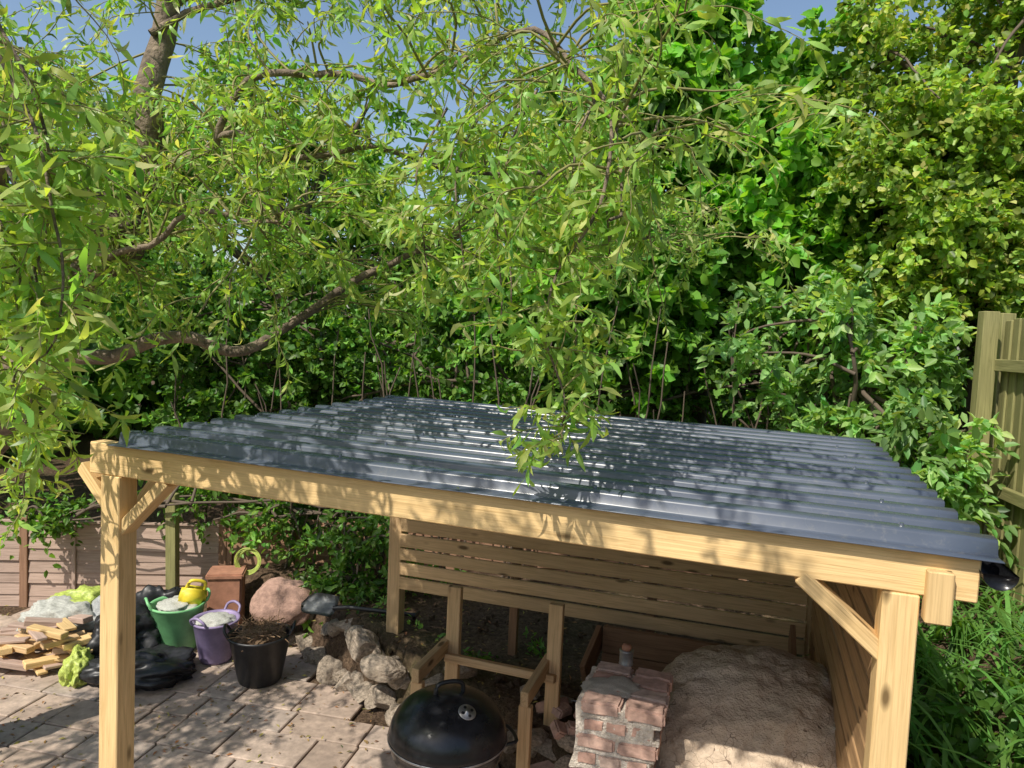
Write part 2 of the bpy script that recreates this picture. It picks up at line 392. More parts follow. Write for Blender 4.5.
for a,b2 in zip(ga,ga[1:]):
    for i in range(segs): bm.faces.new((a[i],a[i+1],b2[i+1],b2[i]))
bm.faces.new(ga[0])
bmesh.ops.solidify(bm,geom=bm.faces[:],thickness=.003)
bm_obj('gutter',bm,M['black_enamel'],SH,None,True)

# ------------------------------------------------------------ clay oven
OV=empty('clay_oven',(1.24,3.46,0))
bm=bmesh.new(); bmesh.ops.create_icosphere(bm,subdivisions=6,radius=1)
for v in bm.verts:
    p=v.co.copy()
    n=.10*mn.noise(p*1.4+Vector((4,2,1)))+.045*mn.noise(p*4)+.028*mn.noise(p*10)+.014*mn.noise(p*28)
    q=p*(1+n); 
    if q.z<0: q.z*=.15
    q.x*=.60;q.y*=.53;q.z*=.54
    if p.x<-.3: q.x-=.06*(-p.x-.3)
    v.co=q
bm_obj('dome',bm,M['clay'],OV,Matrix.Translation((0.02,0,.68)),True)
bm=bmesh.new()
z=.05; lay=0
while z<.66:
    for side in range(4):
        for k in range(5):
            off=(.12 if lay%2 else 0)
            t=-.6+k*.245+off
            if side==0: p=(t+.12,-.52)
            elif side==1: p=(t+.12,.52)
            elif side==2: p=(-.66,t*.85+.1)
            else: p=(.66,t*.85+.1)
            rot=0 if side<2 else R(90)
            if abs(p[0])>.7 or abs(p[1])>.56: continue
            box_bm(bm,.225 if side<2 else .2,.1,.085,Matrix.Translation((p[0],p[1],z+.045))@Matrix.Rotation(rot+random.uniform(-.03,.03),4,'Z'),.01)
    z+=.1; lay+=1
bm_obj('plinth_stones',bm,M['brick'],OV)
bm=bmesh.new(); box_bm(bm,1.3,1.02,.64,Matrix.Translation((0,0,.34)),.02); bm_obj('plinth_core',bm,M['mortar'],OV)
bm=bmesh.new(); mb=bmesh.new()
SX,SY=-.73,-.30
for lay in range(7):
    zc=.70+lay*.074
    lean=.010*(lay)
    cfg=[(-.107,-.09,90),(-.002,-.09,90),(.103,-.09,90),(-.107,.12,90),(-.002,.12,90),(.103,.12,90)] if lay%2 else [(-.08,-.15,0),(.10,-.15,0),(-.08,-.045,0),(.10,-.045,0),(-.08,.06,0),(.10,.06,0),(-.08,.165,0),(.10,.165,0)]
    for (x,y,a) in cfg:
        L1=.2 if a else .168
        V_=Matrix.Rotation(R(-16),4,'Z')@Vector((x,y,0))
        mt=Matrix.Translation((SX+V_.x+lean+random.uniform(-.004,.004),SY+V_.y+.03+random.uniform(-.004,.004),zc+random.uniform(-.002,.002)))@Euler((random.uniform(-.02,.02),random.uniform(-.02,.02),R(a-16)+random.uniform(-.03,.03))).to_matrix().to_4x4()
        box_bm(bm,L1,.096,.062,mt,.010,2)
bmesh.ops.subdivide_edges(bm,edges=[e for e in bm.edges if e.calc_length()>.03],cuts=2,use_grid_fill=True)
for v in bm.verts: v.co+=mn.noise_vector(v.co*14)*.006+mn.noise_vector(v.co*45)*.003
bm_obj('entrance_bricks',bm,M['brick'],OV)
for lay in range(6):
    zc=.737+lay*.074
    box_bm(mb,.345,.395,.02,Matrix.Translation((SX+.01*lay+.01,SY+.035,zc))@Matrix.Rotation(R(-16),4,'Z'),.004,2)
box_bm(mb,.325,.375,.48,Matrix.Translation((SX+.035,SY+.035,.912))@Matrix.Rotation(R(-16),4,'Z'),.004,2)
bmesh.ops.subdivide_edges(mb,edges=mb.edges[:],cuts=5,use_grid_fill=True)
for v in mb.verts: v.co+=mn.noise_vector(v.co*17)*.011
bm_obj('entrance_mortar',mb,M['mortar'],OV)
blob('mortar_smear',(SX-.0,SY+.02,1.17),(.13,.08,.028),M['mortar'],12,.4,2.5,4,OV)
blob('mortar_patch',(-.40,-.36,.70),(.17,.14,.12),M['clay'],5,.25,2,4,OV)
blob('mortar_patch_2',(-.66,-.5,.70),(.2,.1,.10),M['mortar'],8,.3,2.5,4,OV)
CAN=empty('tin_can',(.60,3.42,1.17))
lathe('can_body',[(.0,0),(.032,0),(.034,.004),(.032,.01),(.032,.06),(.034,.065),(.034,.07),(.0,.07)],M['steel'],CAN,24)
lathe('can_lid',[(0,.071),(.022,.071),(.024,.085),(.02,.095),(0,.096)],M['terracotta'],CAN,20)

# ------------------------------------------------------------ kettle barbecue
BB=empty('kettle_barbecue',(-.24,3.55,0),(.0,0,R(20)))
zl=.73; rl=.288
lid=[(rl+.004,zl-.02),(rl+.006,zl)]+[(rl*math.cos(t),zl+.005+.20*math.sin(t)) for t in np.linspace(.04,math.pi/2-.02,18)]
lathe('lid',lid,M['black_enamel'],BB,72)
bowl=[(.03,zl-.25)]+[(rl*.985*math.cos(t),zl-.035-.215*math.sin(t)) for t in np.linspace(math.pi/2-.15,0.02,16)]+[(rl+.005,zl-.03),(rl+.006,zl-.022),(rl-.01,zl-.02)]
lathe('bowl',bowl,M['black_enamel'],BB,72)
lathe('rim_band',[(rl+.0075,zl-.026),(rl+.0105,zl-.021),(rl+.0075,zl-.016)],M['steel'],BB,72)
T=Tubes(); T.add(smoothline([(-.07,.0,zl+.19),(-.065,.0,zl+.235),(-.03,0,zl+.252),(.03,0,zl+.252),(.065,0,zl+.235),(.07,0,zl+.19)],4),[.011]*21,8)
T.make('lid_handle',M['blackplastic'],BB)
t=.95; pr=rl*math.cos(t); pz=zl+.008+.20*math.sin(t); az=R(-75)
nv=Vector((math.cos(t)/rl,0,math.sin(t)/.20)).normalized(); nv=Matrix.Rotation(az,3,'Z')@nv
mt=Matrix.Translation((pr*math.cos(az),pr*math.sin(az),pz))@nv.to_track_quat('Z','Y').to_matrix().to_4x4()
lathe('damper',[(0,.001),(.042,.001),(.044,.004),(.04,.007),(.012,.008),(.01,.014),(0,.015)],M['steel'],BB,30,mt)
bm=bmesh.new()
for k in range(4):
    a=k*math.pi/2; bmesh.ops.create_cone(bm,cap_ends=True,segments=12,radius1=.008,radius2=.008,depth=.004,matrix=mt@Matrix.Translation((.025*math.cos(a),.025*math.sin(a),.0085)))
bm_obj('damper_holes',bm,M['blackplastic'],BB)
T=Tubes()
for k in range(3):
    a=R(90+k*120); T.add([(.17*math.cos(a),.17*math.sin(a),zl-.2),(.27*math.cos(a),.27*math.sin(a),.03 if k else .0)],[.012,.012],8)
T.add([(.18,-.12,.2),(-.18,-.12,.2)],[.005,.005],6)
T.make('legs',M['steel'],BB)
lathe('ash_pan',[(0,.2),(.15,.2),(.165,.225),(.16,.225),(.145,.21),(0,.21)],M['steel'],BB,32)
for k in (1,2):
    a=R(90+k*120); lathe('wheel_%d'%k,[(.01,-.015),(.07,-.015),(.078,-.008),(.078,.008),(.07,.015),(.01,.015)],M['blackplastic'],BB,28,Matrix.Translation((.28*math.cos(a),.28*math.sin(a),.08))@Matrix.Rotation(R(90),4,'Y'))
T=Tubes(); T.add(smoothline([(.27,-.08,zl-.07),(.34,-.07,zl-.06),(.34,.07,zl-.06),(.27,.08,zl-.07)],4),[.01]*13,8); T.make('side_handle',M['blackplastic'],BB)

# ------------------------------------------------------------ wooden bench frame
FR=empty('wooden_bench_frame',(-.286,4.4,0),(0,0,R(-18)))
a=M['pine2']
board('upright_1',(0,0,.40),(0,0,1.17),.085,.045,a,FR,up=(0,1,0))
board('upright_2',(.636,0,.40),(.636,0,1.16),.085,.045,a,FR,up=(0,1,0))
board('rear_rail',(-.02,-.05,.745),(.66,-.05,.735),.085,.045,a,FR,up=(0,.3,1))
board('arm_1',(-.045,.06,.80),(-.045,-.44,.79),.045,.085,a,FR)
board('arm_2',(.59,.06,.79),(.59,-.44,.78),.045,.085,a,FR)
board('front_leg_1',(-.045,-.40,.0),(-.045,-.40,.745),.07,.045,a,FR,up=(0,1,0))
board('front_leg_2',(.59,-.40,.0),(.59,-.40,.735),.07,.045,a,FR,up=(0,1,0))

# ------------------------------------------------------------ rocks
rk=0
RL=[]
for i in range(30):
    x=-1.95+i*.083; y=float(np.interp(x,EX,EY))+random.uniform(-.05,.06)
    RL.append((x,y,random.uniform(.07,.11),random.uniform(.05,.10)))
for i in range(22):
    x=-1.7+i*.10; y=float(np.interp(x,EX,EY))+random.uniform(.10,.26)
    RL.append((x,y,random.uniform(.06,.10),random.uniform(.26,.40)))
RL+=[(-.98,5.25,.12,.42),(-.80,4.98,.11,.38),(-.25,4.7,.08,.5),(.2,4.45,.06,.5),(.42,3.95,.07,.5)]
for (x,y,s,zz) in RL:
    rockmesh('garden_rock' if rk==0 else 'garden_rock.%03d'%rk,(x,y,zz),(s*random.uniform(.9,1.5),s*random.uniform(.8,1.1),s*random.uniform(.6,.9)),rk+1,(random.uniform(-.3,.3),random.uniform(-.3,.3),random.uniform(0,6))); rk+=1
blob('sandstone_boulder',(-1.82,6.0,.40),(.25,.09,.21),M['redrock'],3,.15,1.5,5,None,(R(-25),0,R(10)))
bm=bmesh.new()
for k in range(16):
    x=random.uniform(.18,.62); y=4.35-1.0*x+random.uniform(-.25,.35)
    mt=Matrix.Translation((x,y,gz(x,y)+.05+random.random()*.06))@Euler((random.uniform(-.5,.5),random.uniform(-.5,.5),random.uniform(0,6))).to_matrix().to_4x4()
    box_bm(bm,random.uniform(.09,.2),.1,.06,mt,.01,2)
for v in bm.verts: v.co+=mn.noise_vector(v.co*14)*.008
bm_obj('brick_rubble',bm,M['brick'])
TR=empty('garden_trowel',(.50,4.3,gz(.5,4.3)+.09),(0,R(8),R(-15)))
T=Tubes(); T.add([(0,0,0),(.03,0,.002),(.1,0,.0),(.13,0,0)],[.01,.015,.013,.011],10); T.make('handle',M['greentool'],TR)
T=Tubes(); T.add([(-.06,0,-.01),(0,0,0)],[.004,.005],6); T.make('shank',M['steel'],TR)
bm=bmesh.new(); pts=[(-.05,-.03),(-.05,.03),(-.12,.035),(-.2,0),(-.12,-.035)]; bm.faces.new([bm.verts.new((x,y,-.012)) for x,y in pts]); bmesh.ops.solidify(bm,geom=bm.faces[:],thickness=.003); bm_obj('blade',bm,M['steel'],TR)
SV=empty('garden_shovel',(-1.30,5.66,.50),(0,R(0),R(-8)))
bm=bmesh.new(); g=[]
for i in range(9):
    t=i/8; wd=.11*(1 if t<.6 else math.sqrt(max(0,1-((t-.6)/.4)**2))+.02)
    g.append([bm.verts.new((-.28*t,wd*s,.03*s*s+.02*math.sin(t*3))) for s in (-1,-.5,0,.5,1)])
for p,q in zip(g,g[1:]):
    for i in range(4): bm.faces.new((p[i],p[i+1],q[i+1],q[i]))
bmesh.ops.solidify(bm,geom=bm.faces[:],thickness=.003)
bm_obj('blade',bm,M['greyp'],SV,Matrix.Rotation(R(25),4,'X'),True)
T=Tubes(); T.add([(-.02,0,.01),(.1,0,.03),(.65,0,.02)],[.018,.016,.015],10); T.add([(.65,-.06,.02),(.65,.06,.02)],[.014,.014],8); T.make('shaft',M['blackplastic'],SV)

# ------------------------------------------------------------ buckets
def bucket(nm,loc,rt,rb,h,mat,rot=0):
    E=empty(nm,loc,(random.uniform(-.04,.04),random.uniform(-.04,.04),rot))
    lathe('tub',[(.005,.012),(rb-.012,.012),(rt-.012,h-.01),(rt-.004,h),(rt+.012,h+.004),(rt+.014,h-.012),(rt+.002,h-.02),(rb+.004,.02),(rb-.005,0),(.005,0)],mat,E,44,None,.035)
    T=Tubes()
    for s in (1,-1):
        T.add(smoothline([(s*(rt+.005),-.07,h),(s*(rt+.03),-.06,h+.045),(s*(rt+.035),0,h+.07),(s*(rt+.03),.06,h+.045),(s*(rt+.005),.07,h)],4),[.011]*17,8)
    T.make('handles',mat,E)
    return E
B1=bucket('garden_bucket',(-2.64,5.9,.03),.20,.145,.38,M['greenp'],.6)
blob('contents',(0,0,.35),(.16,.15,.06),M['whitestuff'],2,.3,2.2,4,B1,creases=True)
YB=empty('yellow_container',(-2.55,5.93,.42),(R(20),R(15),.5))
bm=bmesh.new(); box_bm(bm,.2,.12,.17,Matrix.Translation((0,0,.04)),.03,3); bm_obj('body',bm,M['yellow'],YB,None,True)
T=Tubes(); T.add(smoothline([(-.07,0,.12),(-.05,0,.19),(.05,0,.19),(.07,0,.12)],4),[.014]*13,8); T.make('handle',M['yellow'],YB)
B2=bucket('garden_bucket.001',(-2.26,5.73,.03),.17,.12,.33,M['purplep'],1.2)
blob('contents',(0,0,.30),(.145,.14,.06),M['whitestuff'],4,.3,2.4,4,B2,creases=True)
B3=bucket('garden_bucket.002',(-1.80,5.42,.03),.215,.15,.36,M['blackplastic'],.2)
blob('contents',(0,0,.33),(.19,.19,.07),M['debris'],6,.3,2.4,4,B3)
T=Tubes()
for k in range(120):
    p=Vector((random.uniform(-.15,.15),random.uniform(-.15,.15),.385)); d=Vector((random.uniform(-1,1),random.uniform(-1,1),random.uniform(-.1,.7))).normalized()*random.uniform(.08,.28)
    T.add([p-d*.5,p+d*.1+Vector((0,0,.01)),p+d*.5],[.004,.003,.002],4)
T.make('twigs',M['debris'],B3)
PL=empty('terracotta_planter',(-2.42,6.35,.0),(0,0,.2))
bm=bmesh.new(); box_bm(bm,.28,.24,.5,Matrix.Translation((0,0,.27)),.015,2); box_bm(bm,.31,.27,.05,Matrix.Translation((0,0,.52)),.012,2); bm_obj('pot',bm,M['terracotta'],PL)
HC=empty('hose_coil',(-2.27,6.45,.60),(R(80),0,0)); T=Tubes()
for k in range(5):
    rr=.085+.008*k; T.add([(rr*math.cos(t),rr*math.sin(t),.012*math.sin(t*2+k)+.006*k) for t in np.linspace(0,2*math.pi,36)],[.004]*36,6)
T.make('coil',M['yellowgreen'],HC)

blob('black_plastic_sack',(-2.64,5.38,.08),(.36,.24,.15),M['blackplastic'],11,.45,1.6,5,None,(0,0,.3),creases=True)
blob('black_plastic_sack.001',(-2.98,5.72,.16),(.27,.24,.22),M['blackplastic'],13,.45,1.6,5,None,(0,0,1.3),creases=True)
blob('black_plastic_sack.002',(-2.88,6.12,.18),(.24,.2,.27),M['blackplastic'],17,.4,1.5,5,None,(0,0,.3),creases=True)
blob('yellow_green_sack',(-3.1,5.3,.10),(.10,.16,.14),M['yellowgreen'],19,.3,1.6,5,None,(.2,0,.3),creases=True)
blob('yellow_green_sack.001',(-3.5,6.05,.3),(.26,.2,.12),M['yellowgreen'],23,.3,1.6,5,None,(0,.1,.3),creases=True)
blob('fabric_sack',(-3.55,5.85,.22),(.3,.25,.17),M['whitestuff'],29,.3,1.6,5,None,(0,.1,.3),creases=True)
blob('fabric_sack.001',(-3.2,5.95,.2),(.2,.2,.2),M['greyp'],37,.3,1.6,5,None,(0,.1,.3),creases=True)
TO=empty('timber_offcuts',(-3.45,5.52,0))
for k in range(46):
    L=random.uniform(.16,.42); x=random.uniform(-.42,.28); y=random.uniform(-.22,.25); zc=.06+.34*random.random()*(1-abs(x)*1.2)
    t0=random.uniform(-.9,.9); d=Vector((math.cos(t0),math.sin(t0),random.uniform(-.2,.2)))*L/2; c=Vector((x,y,zc))
    board('offcut_%d'%k,c-d,c+d,random.choice([.07,.09]),random.choice([.022,.045]),random.choice([M['pine'],M['pine2'],M['greywood']]),TO)

# ------------------------------------------------------------ fences
def lapfence(name,p0,p1,z0,z1,mat,postmat,bh=.11):
    p0=Vector(p0);p1=Vector(p1); L=(p1-p0).length; ang=math.atan2(p1.y-p0.y,p1.x-p0.x)
    E=empty(name,(p0.x,p0.y,0),(0,0,ang)); z=z0; k=0
    while z<z1-.02:
        npan=max(1,int(L/1.4)); 
        for j in range(npan):
            a_=L*j/npan+.04; b_=L*(j+1)/npan-.04
            board('board_%d_%d'%(k,j),(a_,random.uniform(-.006,.006),z+bh/2+random.uniform(-.01,.01)),(b_,random.uniform(-.006,.006),z+bh/2+random.uniform(-.01,.01)),.014,bh+.012,mat,E,up=(0,.12,1),bev=.002)
        z+=bh; k+=1
    for j in range(npan+1):
        board('post_%d'%j,(L*j/npan,.01,z0-.1),(L*j/npan,.01,z1+.06),.07,.07,postmat,E)
    for j in range(npan*2):
        board('batten_%d'%j,(L*(j+.5)/npan/2,-.02,z0),(L*(j+.5)/npan/2,-.02,z1),.035,.02,mat,E)
    board('cap',(0,-.002,z1+.02),(L,-.002,z1+.02),.04,.022,mat,E)
lapfence('garden_fence',(-6.2,6.55),(-2.65,6.85),0,.78,M['greywood'],M['redfence'])
lapfence('garden_fence.001',(-2.6,6.86),(-.2,6.95),.1,.80,M['redfence'],M['redfence'])
lapfence('garden_fence.002',(-.15,6.95),(3.4,6.95),.4,1.2,M['redfence'],M['redfence'])
board('fence_post',(-2.98,6.55,.0),(-3.0,6.55,1.15),.09,.09,M['greenfence'])
def palefence(name,loc,ang,L,z0,z1):
    FB=empty(name,loc,(0,0,ang))
    for k in range(int(L/.115)):
        x=.06+k*.115; zt=z1+random.uniform(-.012,.012)
        board('pale_%d'%k,(x,random.uniform(-.004,.004),z0),(x,0,zt),.125,.016,M['greenfence'],FB,up=(.12,1,0))
    for j,zz in enumerate((z0+.25,(z0+z1)/2,z1-.3)): board('rail_%d'%j,(-.02,.05,zz),(L+.02,.05,zz),.04,.08,M['greenfence'],FB)
    for j in range(max(2,int(L/1.0)+1)): board('post_%d'%j,(.02+L*.97*j/max(1,int(L/1.0)),.11,z0-.2),(.02+L*.97*j/max(1,int(L/1.0)),.11,z1+.06),.1,.1,M['greenfence'],FB)
palefence('tall_fence',(3.0,3.35,0),R(79),1.75,.7,2.95)
palefence('tall_fence.001',(3.40,5.08,0),R(3),3.2,.7,2.95)

# ------------------------------------------------------------ foliage
def crown(name,tree_,clusters,twigs,twlen,lpt,Lr,W,col,mat=None,kind='broad',droop=.25,upb=.6,var=.25,hue=.12,yellow=0,ycol=(.3,.3,.04),flat=.7,bias=(-.15,-.35,0)):
    C=np.asarray(clusters,float); n=len(C)*twigs*lpt
    ci=np.repeat(np.arange(len(C)),twigs*lpt); ti=np.repeat(np.arange(len(C)*twigs),lpt)
    td=rng.normal(size=(len(C)*twigs,3)); td[:,2]*=flat; td=nrm(td); tl=twlen*rng.uniform(.5,1.35,len(td))
    to=rng.normal(size=(len(td),3))*twlen*.22
    t=rng.uniform(.1,1,n); P=C[ci]+to[ti]+td[ti]*(tl[ti]*t)[:,None]; P[:,2]-=droop*tl[ti]*t*t
    P+=rng.normal(size=(n,3))*.02
    A=td[ti]+rng.normal(size=(n,3))*.8; A[:,2]-=.25
    L=rng.uniform(*Lr,n); cb=(1+rng.normal(size=(len(C),1))*.22).clip(.5,1.6)
    tn=(tints(n,col,var,hue,yellow,ycol)*cb[ci]).clip(0,.62)
    leaves(name,P,A,L,L*W,tn,mat or M['leaf'],tree_,kind,upb,bias)
    return C
def ell(n,c,r,shell=.55):
    d=nrm(rng.normal(size=(n,3))); k=rng.uniform(shell,1,n)[:,None]; 
    return np.array(c)+d*k*np.array(r)
def tree(name,base,top,trad,Cl,mat,limbs=10,**kw):
    E=empty(name,(0,0,0)); T=Tubes(); base=Vector(base); top=Vector(top)
    line=smoothline([base,base.lerp(top,.35)+Vector((.12,.05,0)),base.lerp(top,.7)+Vector((-.08,0,0)),top],6,.06)
    T.add(line,[trad*(1-.75*i/len(line)) for i in range(len(line))],10)
    idx=rng.permutation(len(Cl))[:limbs*6]
    hubs=[]
    for q in idx[:limbs]:
        tgt=Vector(Cl[q]); k=random.randint(len(line)//3,len(line)-1); s=line[k]
        mid=s.lerp(tgt,.5)+Vector((random.uniform(-.2,.2),random.uniform(-.2,.2),.15))
        l=smoothline([s,mid,tgt],6,.05,int(q)); T.add(l,[trad*.38*(1-.8*i/len(l))+.004 for i in range(len(l))],7); hubs+=l[4:]
    for q in idx[limbs:]:
        tgt=Vector(Cl[q]); s=min(random.sample(hubs,min(14,len(hubs))),key=lambda h:(h-tgt).length)
        l=smoothline([s,s.lerp(tgt,.5)+Vector((0,0,.08)),tgt],4,.04,int(q)); T.add(l,[.014*(1-.7*i/len(l))+.002 for i in range(len(l))],5)
    T.make('trunk_and_branches',mat,E)
    crown('foliage',E,Cl,**kw); return E

C=np.vstack([ell(110,(2.1,8.2,4.8),(1.7,1.1,2.1),.5),ell(50,(1.0,7.6,3.4),(1.2,.8,1.0)),ell(50,(3.0,7.5,3.9),(1.1,.8,1.2))])
tree('maple_tree',(2.0,8.4,.4),(2.0,8.2,5.6),.16,C,M['darkbark'],14,twigs=9,twlen=.42,lpt=26,Lr=(.09,.15),W=.85,col=(.18,.39,.05),droop=.3,var=.28)
C=np.vstack([ell(170,(4.6,6.9,5.2),(1.8,1.1,2.5),.45),ell(60,(3.5,6.3,4.0),(.8,.7,1.1)),ell(45,(4.4,5.9,3.6),(1.2,.4,.7))])
tree('hawthorn_tree',(4.3,7.1,.9),(4.4,6.9,6.2),.15,C,M['darkbark'],16,twigs=11,twlen=.36,lpt=24,Lr=(.045,.08),W=.8,col=(.27,.42,.07),droop=.2,var=.32,yellow=.08,ycol=(.55,.52,.16))
C=np.vstack([ell(46,(2.6,5.7,2.6),(1.0,.4,.65),.5),ell(16,(2.75,5.0,2.0),(.3,.3,.45),.4),ell(6,(2.92,4.8,1.9),(.08,.2,.45),.2)])
tree('elder_shrub',(2.7,5.8,.8),(2.7,5.7,2.5),.05,C,M['darkbark'],14,twigs=8,twlen=.26,lpt=13,Lr=(.07,.12),W=.48,col=(.25,.44,.13),droop=.35,upb=1.0)
C=np.stack([rng.uniform(-3.6,4.2,290),rng.uniform(7.05,7.9,290),rng.uniform(.9,3.2,290)],1)
E=tree('hedge',(0,7.4,.3),(0.3,7.4,2.2),.05,C,M['darkbark'],30,twigs=9,twlen=.36,lpt=22,Lr=(.05,.09),W=.75,col=(.11,.23,.04),droop=.2,var=.4)
T=Tubes()
for k in range(60):
    x=random.uniform(-3.4,3.2); y=random.uniform(6.6,7.2); z1=random.uniform(1.6,3.2)
    l=smoothline([(x,y,.3),(x+random.uniform(-.15,.15),y,z1*.5),(x+random.uniform(-.4,.4),y-.1,z1)],5,.05,k); T.add(l,[.014*(1-.6*i/len(l)) for i in range(len(l))],5)
T.make('stems',M['darkbark'],E)
C=np.vstack([ell(10,(-1.9,6.65,.95),(.45,.2,.4),.2),ell(12,(-1.2,6.5,.85),(.4,.25,.45),.2),ell(6,(-.85,6.1,.7),(.2,.2,.3),.2),ell(12,(-3.0,6.75,1.15),(.7,.15,.35),.3),ell(8,(-4.1,6.5,.95),(.5,.1,.25),.3),ell(10,(-1.4,6.2,.5),(.4,.2,.12),.2)])
tree('garden_shrub',(-1.5,6.6,.2),(-1.5,6.6,1.1),.025,C,M['darkbark'],8,twigs=7,twlen=.25,lpt=11,Lr=(.05,.09),W=.5,col=(.14,.28,.05),droop=.3,var=.35)
C=np.vstack([ell(115,(-3.5,9.5,4.0),(2.5,1.2,2.1),.5),ell(45,(-.9,9.8,3.0),(1.6,1.0,1.3),.5)])
tree('ash_tree',(-2.9,9.8,.5),(-3.1,9.6,4.9),.2,C,M['darkbark'],16,twigs=9,twlen=.5,lpt=22,Lr=(.09,.15),W=.45,col=(.21,.41,.07),droop=.3,var=.3)
C=ell(90,(-6.3,7.5,3.6),(1.8,1.6,2.6),.5)
tree('ash_tree.001',(-6.3,7.6,.3),(-6.2,7.5,4.8),.17,C,M['darkbark'],12,twigs=9,twlen=.45,lpt=18,Lr=(.09,.14),W=.5,col=(.16,.33,.05),droop=.3)
C=ell(80,(7.0,5.2,4.2),(1.5,2.2,2.4),.5)
tree('ash_tree.002',(6.9,5.2,.9),(6.9,5.2,5.2),.17,C,M['darkbark'],12,twigs=9,twlen=.45,lpt=18,Lr=(.08,.13),W=.6,col=(.14,.30,.045),droop=.3)
n=600; an=rng.uniform(0,2*math.pi,n); k=rng.random(n)<.5; an[k]=rng.uniform(R(35),R(145),k.sum())
rr=rng.uniform(13,20,n); top=5.0+2.0*np.sin(an*5+1.0)+1.2*np.sin(an*13)
top=top-1.6*np.exp(-((an-R(98))/R(7))**2)
C=np.stack([rr*np.cos(an),rr*np.sin(an),rng.uniform(.03,1,n)*np.maximum(top,2.5)*rr/14],1)
E=empty('background_trees'); T=Tubes()
for k in range(60):
    a_=random.uniform(0,2*math.pi); r_=random.uniform(14,19); x,y=r_*math.cos(a_),r_*math.sin(a_)
    T.add([(x,y,0),(x+.2,y,2),(x,y,3.5)],[.2,.15,.07],8)
T.make('trunks',M['darkbark'],E)
crown('foliage',E,C,11,1.1,16,(.2,.34),.75,(.17,.33,.07),kind='kite',droop=.3)

# ------------------------------------------------------------ corkscrew willow
WL=empty('corkscrew_willow'); T=Tubes(); TW=Tubes()
def limb(pts,r0,r1,jit=.06,seed=0,sides=9,sub=6):
    l=smoothline(pts,sub,jit,seed); T.add(l,[r0+(r1-r0)*(i/(len(l)-1))**.8 for i in range(len(l))],sides); return l
trunk=limb([(-3.4,4.3,-.05),(-3.25,4.25,1.2),(-2.95,4.15,2.1),(-2.45,4.05,2.75),(-2.1,4.0,3.3),(-1.95,4.0,4.2),(-1.75,3.9,5.2),(-1.3,3.8,6.1)],.17,.028,.09,1,12)
blob('burl',(-2.12,3.93,3.15),(.15,.13,.2),M['bark'],31,.4,2.2,4,WL,creases=True)
L1=limb([(-2.62,4.1,2.45),(-2.2,4.05,2.50),(-1.84,4.05,2.60),(-1.47,4.05,2.56),(-1.1,4.05,2.79),(-.7,4.0,3.05),(-.3,3.8,3.2)],.05,.014,.05,2)
L2=limb([(-2.1,4.0,3.25),(-1.6,3.7,3.55),(-1.1,3.55,3.9),(-.6,3.3,3.75),(.0,3.0,3.85),(.32,2.7,3.5),(.30,2.5,3.1)],.024,.006,.10,3)
L3=limb([(-2.5,4.05,2.7),(-2.3,3.3,3.3),(-1.9,2.5,3.7),(-1.5,1.9,3.9),(-1.0,1.4,4.2),(-.3,1.0,4.5)],.05,.012,.06,4)
L6=limb([(-1.95,4,4.2),(-1.2,4.2,4.7),(-.3,4.3,4.9),(.6,4.2,4.8)],.02,.007,.12,5)
L5=limb([(-2.15,4,3.2),(-2.8,4.0,3.9),(-3.4,3.8,4.6)],.05,.012,.08,6)
L8=limb([(-1.5,3.7,3.6),(-1.0,3.5,3.5),(-.4,3.6,3.5),(.2,4.0,3.5),(.7,4.4,3.4),(1.15,4.9,3.3)],.016,.006,.08,7)
L9=limb([(-2.3,4.05,2.9),(-1.9,3.6,3.0),(-1.4,3.3,3.2),(-.9,3.2,3.1)],.022,.007,.08,8)
L10=limb([(-1.9,2.5,3.7),(-2.2,1.4,4.2),(-2.2,.4,4.6),(-1.4,-.3,4.9)],.04,.01,.06,9)  # unseen limb over the camera, added to throw dappled shade on the roof
L11=limb([(-2.95,4.15,2.1),(-3.5,3.4,2.8),(-4.0,2.7,3.1),(-4.3,1.8,3.3)],.05,.01,.06,10)  # limb mostly out of view on the left, added to shade the patio
PP=[];AA=[];SS=[]
def strand(p,d,L,g=.30,ls=1.0,curl=.5,spacing=.022):
    d=Vector(d).normalized(); p=Vector(p); st=.05; n=max(3,int(L/st)); pts=[p.copy()]; ph=random.random()*6
    for i in range(n):
        d=(d+Vector((0,0,-g*.5))*(.5+i/n)+Vector((math.cos(ph+i*.9),math.sin(ph+i*.9),.3*math.sin(i*1.3+ph)))*curl*.5).normalized(); p=p+d*st; pts.append(p.copy())
    TW.add(pts,[.0032*(1-.65*i/n) for i in range(n+1)],4)
    m=int(L/spacing)
    a=np.array(pts); t=np.sort(rng.uniform(.05,1,m))*(len(pts)-1.001); i0=t.astype(int); f=(t-i0)[:,None]
    P=a[i0]*(1-f)+a[i0+1]*f; D=nrm(a[i0+1]-a[i0]); S=nrm(rng.normal(size=(m,3)))
    PP.append(P); AA.append(D*.55+S*.8+np.array([0,0,-.35])); SS.append(np.full(m,ls))
